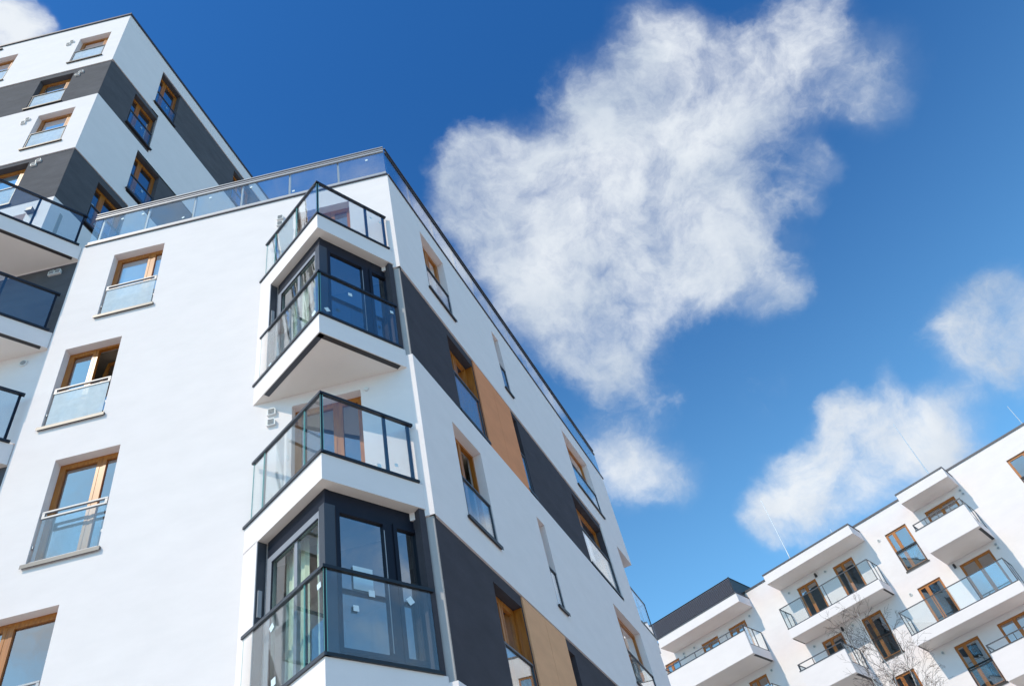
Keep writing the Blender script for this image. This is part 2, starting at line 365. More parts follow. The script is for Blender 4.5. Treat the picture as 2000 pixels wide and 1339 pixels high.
def round_vent(P, fr, u, z, y=0.0):
    def mk():
        b = MB(); b.tube((0, 0, 0), (0, -.03, 0), .085, .085, 14, 0); b.tube((0, -.03, 0), (0, -.045, 0), .055, .05, 12, 1); return b.mesh('air_vent', [MVENT, MVD])
    link('air_vent', cached(('rvent',), mk), P, fr @ Matrix.Translation((u, y, z)))
def wall_lamp(P, fr, u, z):
    def mk():
        b = MB(); b.box(-.05, .05, -.02, 0, -.06, .06); b.tube((0, -.09, -.10), (0, -.09, .10), .055, .055, 12); b.box(-.02, .02, -.06, -.02, -.02, .02); return b.mesh('wall_lamp', MBLK)
    link('wall_lamp', cached(('lamp',), mk), P, fr @ Matrix.Translation((u, 0, z)))

# ------------------------------------------------------------------ ground
b = MB(); b.q([(-600, -600, 0), (600, -600, 0), (600, 600, 0), (-600, 600, 0)])
g = part('ground', b, MGROUND, None, Matrix.Identity(4)); g['kind'] = 'structure'; g['label'] = 'pale paved courtyard ground below the apartment buildings'

# ------------------------------------------------------------------ corner building
K = (-1.766, 9.6588); FA = frame(K, 87.8); FB = frame(K, 14.27)
BLD = thing('apartment_building', (K[0], K[1], 0), 'white corner apartment building with pointed glazed bay balconies and a glass-railed roof terrace', 'building')
UL = -7.24       # left edge of the sunlit facade
ZD = ((5.97, 8.48), (11.93, 14.53)); ZT = 18.06
# facade A: openings (u0,u1,z0,z1)
A_WIN = [(-6.38, -5.22, 15.30, 17.45, dict(film=True, mull=.70, milky=True)), (-6.84, -5.70, 12.36, 14.46, dict(open_sash='r', film='l', mull=.5, milky=True)),
         (-6.36, -5.22, 9.40, 11.48, dict(mull=.66)), (-7.05, -5.63, 6.44, 8.55, dict(mull=.42))]
A_DOOR = [(-2.19, -.98, 9.14, 11.37), (-2.19, -.95, 15.17, 17.35)]
A_BAY = [(-2.68, -.16, 12.07, 14.50), (-2.68, -.16, 6.05, 8.46)]
holesA = [w_[:4] for w_ in A_WIN]+A_DOOR+A_BAY
b = MB(); grid_wall(b, UL, -.16, 0, ZT, holesA, skirt=.3, sides=(1, 0, 0, 0))
for z0, z1 in ((0, 5.97), (8.48, 11.93), (14.53, ZT)): grid_wall(b, -.16, 0, z0, z1, [], skirt=.1, sides=(0, 0, 1, 1))
part('wall', b, MW, BLD, FA)
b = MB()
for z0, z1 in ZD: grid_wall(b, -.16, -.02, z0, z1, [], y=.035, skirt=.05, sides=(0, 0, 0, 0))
split_part('corner_strip', b, MLG, BLD, FA, 'narrow plaster strip at the corner, sunlight put into its pale grey')
b = MB()
for (u0, u1, z0, z1, *_) in A_WIN: room(b, u0, u1, z0, z1)
for (u0, u1, z0, z1) in A_DOOR: room(b, u0, u1, z0, z1, floor=z0-.09, ceil=.2, wid=.3)
for (u0, u1, z0, z1) in A_BAY: room(b, u0, u1, z0, z1, floor=z0, ceil=.06, wid=.02, y=.3, depth=3.2)
split_part('room', b, [MIN, MDIN], BLD, FA)
for (u0, u1, z0, z1, kw) in A_WIN:
    kw = dict(kw); fl = kw.pop('film', False)
    window(BLD, FA, u0, u1, z0, z1, film=(fl is True), **kw)
for (u0, u1, z0, z1) in A_DOOR:
    o = window(BLD, FA, u0, u1, z0, z1, rail=None, mull=.62, sills=False); o['label'] = 'wooden balcony door'
vents(BLD, FA, -2.53, 17.30); vents(BLD, FA, -2.54, 11.33)

# facade B
B_WIN = [(1.38, 2.54, 15.28, 17.44, 'w'), (1.30, 2.47, 9.15, 11.25, 'w'), (10.28, 12.50, 15.24, 17.38, 'w'), (10.08, 12.32, 9.18, 11.27, 'w'),
         (5.28, 5.70, 15.27, 17.44, 'n'), (5.16, 5.60, 9.15, 11.27, 'n'),
         (1.96, 3.18, 12.05, 14.28, 'd'), (5.22, 5.62, 12.06, 14.37, 'dn'), (9.22, 11.60, 12.08, 14.30, 'd2'),
         (1.92, 3.06, 6.05, 8.24, 'd'), (5.08, 5.52, 6.05, 8.25, 'dn'), (9.2, 11.5, 6.05, 8.25, 'd2'),
         (1.38, 2.54, 3.12, 5.25, 'w'), (10.08, 12.32, 3.12, 5.25, 'w')]
hw = [w_[:4] for w_ in B_WIN]
b = MB()
def hz(z0, z1): return [h for h in hw if h[2] > z0-.05 and h[3] < z1+.05]
UE = 14.6; UN = 13.12
grid_wall(b, 0, UE, 14.53, ZT, hz(14.53, ZT), skirt=.1, sides=(0, 1, 1, 0))
grid_wall(b, 0, UN, 8.48, 11.93, hz(8.48, 11.93), skirt=.1, sides=(0, 0, 1, 1)); grid_wall(b, UN, 14.4, 0, 11.5, [], skirt=.3, sides=(0, 1, 0, 1))
grid_wall(b, 0, UN, 0, 5.97, hz(0, 5.97), skirt=.1, sides=(0, 0, 0, 1))
grid_wall(b, 11.62, UN, 11.93, 14.53, [], skirt=.25, sides=(1, 1, 0, 0)); grid_wall(b, 11.5, UN, 5.97, 8.48, [], skirt=.25, sides=(1, 0, 0, 0))
part('wall', b, MW, BLD, FB)
b = MB(); grid_wall(b, .02, 11.62, 11.93, 14.53, hz(11.93, 14.53), y=.035, skirt=.1, sides=(0, 0, 0, 0), rev=.27); grid_wall(b, .02, 11.5, 5.97, 8.48, hz(5.97, 8.48), y=.035, skirt=.1, sides=(0, 0, 0, 0), rev=.27)
split_part('dark_wall', b, MD, BLD, FB, 'charcoal plaster bands of the long shaded facade')
b = MB()
for (u0, u1, z0, z1, k) in B_WIN: room(b, u0, u1, z0, z1, wid=.3 if k in ('n', 'dn') else .5, depth=2.2)
split_part('room', b, [MIN, MDIN], BLD, FB)
for (u0, u1, z0, z1, k) in B_WIN:
    y = .165
    if k == 'w': window(BLD, FB, u0, u1, z0, z1, rail='dark', mull=.5 if u1-u0 < 1.5 else .36, sill='dark', railh=.84, open_sash='r' if (z0 < 10 and u0 < 5) else False)
    elif k == 'n': window(BLD, FB, u0, u1, z0, z1, rail='dark', mull=None, sill='dark', railh=.88, y=.2)
    else: window(BLD, FB, u0, u1, z0, z1, rail='dark', mull=None if k == 'dn' else (.5 if k == 'd' else .36), sill='dark', railh=1.12 if z0 > 9 else 1.14, yface=.035, sillproj=.04)
# wooden cheeks beside the windows next to the cladding
for z0, z1, ux in ((12.05, 14.28, 3.18), (6.05, 8.24, 3.06)):
    b = MB(); b.box(ux-.022, ux-.001, .045, .215, z0+.01, z1-.002); part('reveal_board', b, MWOOD, BLD, FB, 'orange wooden board lining the window reveal')
# cladding panels
for (ua, ub, uc, z0, z1, m_, lb) in ((3.20, 4.205, 5.21, 11.94, 14.50, MPB, 'brown'), (3.08, 4.075, 5.07, 5.99, 8.45, MPL, 'beige')):
    for p0, p1 in ((ua, ub), (ub, uc)):
        b = MB(); b.box(p0+.004, p1-.004, .005, .033, z0, z1); part('cladding_panel', b, m_, BLD, FB, lb+' facade cladding panel')
# corner loggia at the far end
b = MB()
b.box(UN, UE, 0.0, 1.9, 11.5, 11.93); grid_wall(b, UN-.001, UN, 11.93, 14.53, [], skirt=2.0, sides=(0, 1, 0, 0))
b.box(UN, UE, .002, 1.9, 14.531, 14.56)
part('loggia', b, MW, BLD, FB)
b = MB(); b.box(UN, UE+.02, -.02, .05, 11.93, 11.98); b.box(UN+.05, UE, .0, .04, 13.08, 13.12); b.box(UE-.04, UE, 0, 1.8, 13.08, 13.12); b.box(UE-.05, UE-.01, .0, .04, 11.98, 13.08); b.box(UN+.7, UN+.74, .04, .08, 11.98, 13.08)
part('loggia_rail', b, MANT, BLD, FB)
b = MB(); b.box(UN+.05, UE-.05, .012, .022, 11.98, 13.08); b.box(UE-.03, UE-.02, .05, 1.8, 11.98, 13.08); part('guard_glass', b, MGR, BLD, FB)
b = MB(); b.box(UE, UE+.07, .12, .22, 15.8, 15.88); part('wall_lamp', b, MBLK, BLD, FB)

# hidden sides, roof deck and terrace parapet
eA = (FA @ Vector((UL, 0, 0))).xy; k0 = Vector(K); eB = (FB @ Vector((UE, 0, 0))).xy
dB = Vector((math.sin(R(14.27)), math.cos(R(14.27)))); back = [eB+Vector((-12, 3)), eA+Vector((2.5, 18))]
b = MB()
I4 = Matrix.Identity(4)
poly = [tuple(eA+Vector((.1, .32))), tuple(k0+Vector((-.3, .35))), tuple(eB+Vector((-.35, .0))), tuple(back[0]), tuple(back[1])]
b.q([(x, y, 17.95) for x, y in poly]); 
for i in (2, 3): 
    (a0, a1), (c0, c1) = poly[i], poly[i+1]; b.q([(a0, a1, 0), (c0, c1, 0), (c0, c1, 17.95), (a0, a1, 17.95)])
part('roof', b, MTAR, BLD, I4)
# terrace: coping, kerb profile, glass and top rails
def terrace(fr, u0, u1, posts, kerb, ext=(0, 0)):
    b = MB(); b.box(u0-.03, u1+.03, -.035, .25, ZT, ZT+.035); part('coping', b, MCAP, BLD, fr)
    b = MB(); b.box(u0, u1, -.01, .05, ZT+.036, ZT+(.16 if kerb is MALU else .10)); part('rail_base', b, kerb, BLD, fr)
    b = MB()
    for z in ((19.17, 19.27, 19.37) if kerb is MALU else (19.17, 19.36)): b.box(u0, u1, -.012+ (0 if z < 19.2 else .004), .035, z, z+((.05 if z < 19.2 else .03) if kerb is MALU else .024))
    part('hand_rail', b, kerb, BLD, fr)
    for p in posts:
        b = MB(); b.box(p-.022, p+.022, .051, .085, ZT+.04, 19.42); part('rail_post', b, kerb, BLD, fr)
    ps = [u0]+list(posts)+[u1]
    for a0, a1 in zip(ps, ps[1:]):
        b = MB(); b.box(a0+.012, a1-.012, .012, .024, ZT+.09, 19.17); part('guard_glass', b, MGR, BLD, fr)
terrace(FA, UL+.1, -.02, [-6.94, -5.83, -4.69, -3.53, -2.36, -1.17], MALU)  # lighter metal stands in for sun on this run
b_posts = [1.25+1.17*i for i in range(12)]
terrace(FB, .05, UE, [p for p in b_posts if p < UE-.2], MANT)  # same rail, darker metal for the shaded run
# return of the terrace rail at the far end
FBE = frame((FB @ Vector((UE, 0, 0))).xy, 14.27-90)
b = MB(); b.box(0, 2.5, 0, .03, 19.34, 19.38); part('hand_rail', b, MANT, BLD, FBE)
b = MB(); b.box(0.05, 2.5, .01, .02, ZT+.13, 19.3); part('guard_glass', b, MGR, BLD, FBE)
# stickers left on the terrace panes
def sticker(P, fr, u, y, z, s=.05, rot=0, h=None):
    b = MB(); h = h or s; c, q = math.cos(R(rot)), math.sin(R(rot))
    pts = [(-s, -h), (s, -h), (s, h), (-s, h)]; b.q([(x*c-zz*q, 0, x*q+zz*c) for x, zz in pts]); b.q([(x*c-zz*q, .002, x*q+zz*c) for x, zz in reversed(pts)])
    part('sticker', b, MSTK, P, fr @ Matrix.Translation((u, y, z)))
for (u, z) in ((-.45, 18.95), (-2.35+.1, 18.35), (-3.3, 18.98), (-4.3, 18.95), (-4.9, 18.35), (-6.45, 18.95), (-5.95, 18.95)): sticker(BLD, FA, u, .004, z, .03, rnd.uniform(0, 50))

# ------------------------------------------------------------------ pointed bay balconies
APX = (-2.996, 8.3274)
FR_ = frame(APX, 39.92)                       # right face: u runs from the apex back to the wall
LW = 2.06
aL = Vector(APX)+Vector((math.sin(R(-53.69)), math.cos(R(-53.69))))*LW
FL_ = frame(aL, 126.31)                       # left face: u runs from the wall (0) to the apex (LW)
def ul(t): return LW-t                        # distance from apex -> u on the left face
LR = 1.73
P2 = lambda fr, u, y: tuple((fr @ Vector((u, y, 0))).xy)
def wedge_poly(ins, lr=LR, ll=LW):
    """triangle apex / left wall point / right wall point, inset by ins"""
    apex = Vector(APX); r_ = Vector(P2(FR_, lr, 0)); l_ = Vector(P2(FL_, LW-ll, 0))
    if ins:
        # intersect the two inset faces
        dR = Vector((math.sin(R(39.92)), math.cos(R(39.92)))); dL = Vector((math.sin(R(-53.69)), math.cos(R(-53.69))))
        nR = Vector(P2(FR_, 0, ins))-apex; nL = Vector(P2(FL_, LW, ins))-apex
        det = dR.x*(-dL.y)-dR.y*(-dL.x); dd = nL-nR
        t = (dd.x*(-dL.y)-dd.y*(-dL.x))/det; ap = apex+nR+dR*t
        return [tuple(ap), tuple(r_+nR), tuple(l_+nL)]
    inw = Vector(P2(FA, 0, .1))-k0
    return [tuple(apex), tuple(r_), tuple(r_+inw), tuple(l_+inw), tuple(l_)]
def slab(zf, name='balcony_slab', th=.455, top=True):
    b = MB(); b.prism(wedge_poly(0), zf-th, zf, 0, mb=1)
    return part(name, b, [MW, MS], BLD, I4)
def coping_and_rail(P, zf, tlpost=(.44, 1.58), trpost=(1.145, 1.60), uR=1.63, stickers=()):
    b = MB()
    b.box(-.015, uR+.03, -.03, .06, zf+.001, zf+.045); part('coping', b, MBLK, P, FR_)
    b = MB(); b.box(ul(LW+.02), ul(-.03), -.03, .06, zf+.001, zf+.045); part('coping', b, MANT, P, FL_)
    zt = zf+1.15
    b = MB(); b.box(-.02, uR+.03, -.025, .035, zt, zt+.045); part('hand_rail', b, MBLK, P, FR_)
    b = MB(); b.box(ul(1.93), ul(-.02), -.025, .035, zt, zt+.045); part('hand_rail', b, MANT, P, FL_)
    b = MB(); b.box(.0, .03, .0, .03, zf+.045, zt); part('rail_post', b, MBLK, P, FR_)
    for t in trpost:
        b = MB(); b.box(t-.025, t+.025, .012, .045, zf+.045, zt); part('rail_post', b, MNAVY, P, FR_)
    for t in tlpost:
        b = MB(); b.box(ul(t)-.018, ul(t)+.018, .016, .04, zf+.045, zt); part('rail_post', b, MNAVY, P, FL_)
    b = MB(); b.box(.032, uR-.02, .0, .011, zf+.045, zt); b.box(.031, .04, -.002, .012, zf+.045, zt, 1); part('guard_glass', b, [MGR, MGREEN], P, FR_)
    ps = [.0]+list(tlpost)+[1.90]
    for t0, t1 in zip(ps, ps[1:]):
        b = MB(); b.box(ul(t1)+.006, ul(t0)-.006, .0, .011, zf+.045, zt); b.box(ul(t0)-.010, ul(t0)-.003, -.002, .013, zf+.045, zt, 1); b.box(ul(t1)+.003, ul(t1)+.009, -.002, .013, zf+.045, zt, 1)
        part('guard_glass', b, [MGR, MGREEN], P, FL_)
    for (side, t, dz, s, rot) in stickers:
        if side == 'r': sticker(P, FR_, t, -.004, zf+dz, s, rot)
        else: sticker(P, FL_, ul(t), -.004, zf+dz, s, rot)
def bay(P, zf):
    """glazed storey: frames set back behind the guard, piers, header"""
    zc = zf+2.57; hd = zf+2.20; st = .19; sl = .15
    # right side glazing (navy frame)
    b = MB(); y0, y1 = st, st+.07
    b.box(.16, 1.73, y0, y1, hd, zc-.02); b.box(.16, 1.73, y0, y1, zf+.0, zf+.25); b.box(.16, .36, y0, y1, zf+.25, hd); b.box(1.06, 1.29, y0, y1, zf+.25, hd); b.box(1.61, 1.73, y0, y1, zf+.25, hd)
    # sash steps
    for (u0, u1) in ((.36, 1.06), (1.29, 1.61)):
        b.box(u0-.06, u1+.06, y0-.02, y0, hd-.0, hd+.06); b.box(u0-.06, u1+.06, y0-.02, y0, zf+.19, zf+.25); b.box(u0-.06, u0, y0-.02, y0, zf+.25, hd); b.box(u1, u1+.06, y0-.02, y0, zf+.25, hd)
    part('bay_frame', b, MNAVY, P, FR_, 'dark frame of the right-hand bay glazing')
    for (u0, u1) in ((.36, 1.06), (1.29, 1.61)):
        b = MB(); b.q([(u0, y0+.02, zf+.25), (u1, y0+.02, zf+.25), (u1, y0+.02, hd), (u0, y0+.02, hd)]); part('pane', b, MGB, P, FR_)
        b = MB(); b.box(u1+.002, u1+.014, y0-.024, y0-.018, zf+.28, hd-.1); part('frame_bead', b, MALU, P, FR_)
    # left side glazing
    b = MB(); y0, y1 = sl, sl+.07
    b.box(ul(1.62), ul(.17), y0, y1, hd+.06, zc-.02, 1); b.box(ul(1.62), ul(.17), y0, y1, hd-.06, hd+.06); b.box(ul(1.62), ul(.17), y0, y1, zf, zf+.2); b.box(ul(1.62), ul(1.48), y0, y1, zf+.2, hd-.06); b.box(ul(.33), ul(.17), y0, y1, zf+.2, hd-.06)
    b.box(ul(1.48), ul(1.455), y0-.015, y0, zf+.2, hd-.06, 1); b.box(ul(1.48), ul(.33), y0-.015, y0, hd-.085, hd-.06, 1)
    b.box(ul(.93), ul(.86), y0+.01, y1, zf+.2, hd-.06)
    part('bay_frame', b, [plain('bay_frame_grey', (.26, .27, .31), .4), MNAVY], P, FL_, 'grey frame of the left-hand bay glazing')
    b = MB(); b.q([(ul(1.48), y0+.02, zf+.2), (ul(.33), y0+.02, zf+.2), (ul(.33), y0+.02, hd-.06), (ul(1.48), y0+.02, hd-.06)]); part('pane', b, MGBL, P, FL_)
    # corner post
    b = MB(); b.prism([P2(FR_, .19, st-.01), P2(FR_, .30, st-.01), P2(FR_, .30, st+.09), P2(FL_, ul(.30), sl+.09), P2(FL_, ul(.30), sl-.01), P2(FL_, ul(.17), sl-.01)], zf, hd+.1)
    part('corner_post', b, MANT, P, I4)
    # white pier at the left, dark lining on its return
    b = MB(); b.prism([P2(FL_, -.02, 0), P2(FL_, ul(1.67), 0), P2(FL_, ul(1.67), .3), P2(FL_, .3, .3)], zf, zc); part('pier', b, MW, P, I4)
    b = MB(); b.box(ul(1.67)-.002+.003, ul(1.67)+.012, .012, sl, zf+.046, zc-.03); b.box(ul(1.67)+.012, ul(1.67)+.03, .04, .1, zf+1.35, zf+1.75, 1); part('pier_lining', b, [MANT, MALU], P, FL_)
    b = MB(); b.prism([P2(FR_, LR-.12, .02), P2(FR_, LR-.012, .02), P2(FR_, LR-.012, .3), P2(FR_, LR-.12, .3)], zf, zc); part('pier', b, MD, P, I4, 'charcoal pier at the right of the bay')
    # curtains and back wall inside
    b = MB(); n = 46
    for k in range(n):
        t0, t1 = .35+1.15*k/n, .35+1.15*(k+1)/n
        if .70 < t0 < .90: continue
        yo = lambda t: .40+.012*math.sin(t*61)+.008*math.sin(t*23)
        b.q([(ul(t1), yo(t1), zf+.05), (ul(t0), yo(t0), zf+.05), (ul(t0), yo(t0)*.98, hd+.1), (ul(t1), yo(t1)*.98, hd+.1)])
    part('curtain', b, MCUR, P, FL_)
# level tops: roof balcony, bay, open balcony, bay
Z1, Z2, Z3, Z4, Z5 = 15.08, 12.07, 9.045, 6.05, 3.03
s1 = slab(Z1); coping_and_rail(s1, Z1, (.75, 1.55), (1.16, 1.60), stickers=(('r', 1.27, .86, .03, 5), ('r', 1.50, .86, .03, 10)))
s2 = slab(Z2); coping_and_rail(s2, Z2, (), (1.60,), stickers=(('r', .16, .20, .045, 35), ('r', .64, .90, .04, 5), ('r', 1.53, .93, .035, 8), ('l', .15, .15, .05, 30), ('l', 1.53, .1, .04, 10)))
bay(s2, Z2)
s3 = slab(Z3); coping_and_rail(s3, Z3, (.44, 1.58), (1.13, 1.58), stickers=(('r', .96, .10, .035, 2), ('r', 1.27, .22, .03, 10)))
s4 = slab(Z4); coping_and_rail(s4, Z4, (.43,), (1.60,), stickers=(('r', .68, .93, .045, 2), ('r', 1.27, .95, .05, 38), ('r', .44, .68, .04, 2), ('l', 1.18, .95, .045, 30), ('l', 1.1, .2, .05, 5), ('l', .1, .95, .04, 8)))
bay(s4, Z4)
s5 = slab(Z5)
# sheet of paper on the lower bay window, beam inside the room
b = MB(); b.box(.54, .84, .185, .188, Z4+1.08, Z4+1.42); part('paper_sheet', b, MSTK, s4, FR_)
# dark strips along the open soffit edges
b = MB(); b.box(.02, 1.60, .015, .11, Z2-.463, Z2-.456); part('drip_strip', b, MSILLD, s2, FR_)
b = MB(); b.box(ul(1.72), ul(.02), .015, .11, Z2-.463, Z2-.456); part('drip_strip', b, MANT, s2, FL_)
# decorative wall mark by the balcony door
b = MB(); b.tube((-.87, -.0, 11.33), (-.87, -.03, 11.33), .04, .04, 10); part('wall_bracket', b, MVENT, BLD, FA)

# ------------------------------------------------------------------ tower with its lower wing at the left
TC = (-10.451, 9.465); FT = frame(TC, 88.6); FS = frame(TC, 9.84)
TOW = thing('apartment_tower', (TC[0], TC[1], 0), 'tall apartment tower striped white and charcoal, rising behind the roof terrace', 'tower')
TW = []
for (u0, u1, z0, z1) in ((-1.66, -.51, 30.34, 32.40), (-5.15, -3.97, 30.30, 32.5), (-2.42, -1.27, 27.34, 29.42), (-1.75, -.59, 24.41, 26.52), (-2.46, -1.30, 21.39, 23.55), (-5.9, -4.7, 27.34, 29.42), (-5.2, -4.0, 24.41, 26.5)): TW.append((u0, u1, z0, z1))
TD = [(-1.0-.9, -.62, 18.5, 20.62)]
ZTT = 33.62
MSLAT = MSLAT_
bandsW = ((18.0, 21.14), (23.72, 27.13), (29.68, ZTT)); bandsD = ((21.14, 23.72), (27.13, 29.68))
b = MB()
for z0, z1 in bandsW: grid_wall(b, -9, 0, z0, z1, [h for h in TW+TD if h[2] > z0-.05 and h[3] < z1+.05], skirt=.1, sides=(0, 0, 1, 1))
split_part('wall', b, MW, TOW, FT)
b = MB()
for z0, z1 in bandsD: grid_wall(b, -9, -.02, z0, z1, [h for h in TW if h[2] > z0-.05 and h[3] < z1+.05], y=.03, skirt=.1, sides=(0, 0, 0, 0), rev=.27)
split_part('dark_wall', b, MDT, TOW, FT)
b = MB()
for h in TW: room(b, *h, depth=2.0, wid=.38)
room(b, *TD[0], depth=2.0, floor=18.1)
split_part('room', b, [MIN, MDIN], TOW, FT)
for i, h in enumerate(TW):
    dk = i in (2, 4, 5)
    window(TOW, FT, *h, rail='dark', mull=.80, film=True, milky=True, railh=.90, yface=.03 if dk else 0, sill='dark')
window(TOW, FT, *TD[0], rail=None, sills=False, mull=.5)
for u, z, m_ in ((-1.93, 32.28, 0), (-.98, 29.28, .03), (-2.05, 26.4, 0), (-1.0, 23.45, .03)): vents(TOW, FT, u, z, dz=-.17, du=-.10, y=m_)
b = MB(); b.box(-.55, -.40, -.12, 0, 20.50, 20.66); b.q([(-.56, -.14, 20.49), (-.39, -.14, 20.49), (-.39, -.10, 20.49), (-.56, -.10, 20.49)]); part('wall_lamp', b, MANT, TOW, FT)
b = MB(); b.box(-4.95, -4.8, -.06, 0, 33.3, 33.4); part('wall_lamp', b, MBLK, TOW, FT)
# side face
DEEP = 11.5
SW = [(2.02, 3.10, 30.30, 32.74, 'x'), (1.25, 2.36, 27.40, 29.52, 'd'), (1.95, 3.06, 24.34, 26.64, 'x'), (1.05, 2.2, 21.3, 23.4, 'd'), (6.65, 7.9, 30.3, 32.55, 'd'), (1.9, 3.0, 18.5, 20.6, 'w')]
hs = [x[:4] for x in SW]
b = MB()
# white panels of the side
grid_wall(b, 0, DEEP, 32.83, ZTT, [], skirt=.1, sides=(0, 0, 1, 1))
grid_wall(b, 0, 2.02, 30.20, 32.83, [], skirt=.1, sides=(0, 1, 0, 0)); grid_wall(b, 0, 2.02, 29.75, 30.20, [], skirt=.1, sides=(0, 0, 1, 0))
grid_wall(b, 2.02, DEEP, 29.75, 30.20, [], skirt=.1, sides=(0, 0, 0, 1))
grid_wall(b, 2.36, DEEP, 27.13, 29.75, [], skirt=.1, sides=(1, 0, 0, 0)); grid_wall(b, 0, DEEP, 26.70, 27.13, [], skirt=.1, sides=(0, 0, 0, 1))
grid_wall(b, 0, 1.95, 23.70, 26.70, [], skirt=.1, sides=(0, 1, 1, 0)); grid_wall(b, 1.95, DEEP, 23.70, 24.20, [], skirt=.1, sides=(0, 0, 1, 1))
grid_wall(b, 2.2, DEEP, 21.14, 23.70, [], skirt=.1, sides=(1, 0, 0, 0)); grid_wall(b, 0, DEEP, 18.0, 21.14, [hs[5]], skirt=.1, sides=(0, 0, 0, 1))
part('wall', b, MW, TOW, FS)
b = MB(); k_ = dict(y=.03, skirt=.1, sides=(0, 0, 0, 0), rev=.27)
grid_wall(b, 2.02, DEEP, 30.20, 32.83, [hs[0], hs[4]], **k_); grid_wall(b, .02, 2.36, 27.13, 29.75, [hs[1]], **k_)
grid_wall(b, 1.95, DEEP, 24.20, 26.70, [hs[2]], **k_); grid_wall(b, .02, 2.2, 21.14, 23.70, [hs[3]], **k_)
split_part('dark_wall', b, MDT, TOW, FS)
b = MB()
for x in SW: room(b, *x[:4], depth=1.8, wid=.2)
split_part('room', b, [MIN, MDIN], TOW, FS)
for (u0, u1, z0, z1, k) in SW: 
    o = window(TOW, FS, u0, u1, z0, z1, rail='dark', mull=.36, sill='dark', yface=.03 if k != 'w' else 0, railh=.95, sillproj=.10)
    if u0 < 4:
        for (du, dz, r_) in ((.18, 1.25, 10), (.75, 1.05, 5), (.45, .62, 8)): 
            b = MB(); b.box(u0+du-.04, u0+du+.04, .205, .208, z0+dz-.05, z0+dz+.05); part('sticker', b, MSTK, o, FS)
# parapet cap and flat roof
b = MB(); b.box(-9, .05, -.05, .3, ZTT, ZTT+.10); part('roof_cap', b, MCAP, TOW, FT)
b = MB(); b.box(-.0, DEEP, -.05, .3, ZTT+.001, ZTT+.10); part('roof_cap', b, MCAP, TOW, FS)
b = MB(); p_ = [tuple((FT @ Vector((-9, .2, 0))).xy), tuple((FT @ Vector((-.1, .2, 0))).xy), tuple((FS @ Vector((DEEP, .2, 0))).xy), tuple((FS @ Vector((DEEP, 9, 0))).xy)]
b.q([(x, y, ZTT-.1) for x, y in p_])
for i in (2, 3):
    (a0, a1), (c0, c1) = p_[i], p_[(i+1) % 4]; b.q([(a0, a1, 0), (c0, c1, 0), (c0, c1, ZTT), (a0, a1, ZTT)])
part('roof', b, MTAR, TOW, I4)
# lower wing: the wall below the terrace level left of the sunlit facade
FW = FA
b = MB()
for z0, z1 in ((0, 5.9), (8.5, 11.75), (14.66, 15.0), (12.2, 14.66), (17.62, 18.0)): grid_wall(b, UL-5, UL-.004, z0, z1, [], y=.05, skirt=.1, sides=(0, 0, 1, 1))
split_part('wall', b, MW, TOW, FW)
b = MB()
for z0, z1 in ((5.9, 8.5), (9.0, 9.0), (15.0, 17.62)):
    if z1 > z0: grid_wall(b, UL-5, UL-.004, z0, z1, [], y=.06, skirt=.1, sides=(0, 0, 0, 0))
grid_wall(b, UL-5, UL-.004, 8.5, 11.74, [], y=.045, skirt=.01, sides=(0, 0, 0, 0))
split_part('dark_wall', b, MDT, TOW, FW)
round_vent(TOW, FW, -7.70, 14.40, .05); vents(TOW, FW, -7.68, 17.38, n=2, dz=0, du=-.14, y=.06)
# pointed balconies of the wing (right-hand faces visible)
FW2 = frame((FA @ Vector((UL-.01, 0, 0))).xy, 39.92)
WLN = 2.45
def wing_balcony(zf):
    a0 = Vector(P2(FW2, 0, 0)); ap = Vector(P2(FW2, -WLN, 0)); dl = Vector((math.sin(R(-53.69)), math.cos(R(-53.69))))
    # left wall point where the left face meets the wall line
    wd = -Vector((math.sin(R(87.8)), math.cos(R(87.8)))); det = dl.x*(-wd.y)-dl.y*(-wd.x); dd = a0-ap; t = (dd.x*(-wd.y)-dd.y*(-wd.x))/det
    l_ = ap+dl*t; inw = Vector(P2(FA, 0, .1))-k0
    b = MB(); b.prism([tuple(ap), tuple(a0+Vector((-.012, 0))), tuple(a0+inw+Vector((-.012, 0))), tuple(l_+inw), tuple(l_)], zf-.455, zf, 0, mb=1)
    s = part('balcony_slab', b, [MW, MS], TOW, I4)
    b = MB(); b.box(-WLN, -.08, -.03, .06, zf+.001, zf+.05); part('coping', b, MBLK, s, FW2)
    b = MB(); b.box(-WLN, -.10, -.025, .035, zf+1.15, zf+1.20); part('hand_rail', b, MBLK, s, FW2)
    for t in (-.17, -1.13, -2.2):
        b = MB(); b.box(t-.025, t+.025, .012, .045, zf+.05, zf+1.15); part('rail_post', b, MNAVY, s, FW2)
    b = MB(); b.box(-WLN, -.19, .0, .011, zf+.05, zf+1.15); part('guard_glass', b, MGR, s, FW2)
    b = MB(); b.box(-WLN+.1, -.12, .015, .10, zf-.463, zf-.456); part('drip_strip', b, MSILLD, s, FW2)
    return s
for z in (18.10, 15.11, 12.12, 9.1): wing_balcony(z)

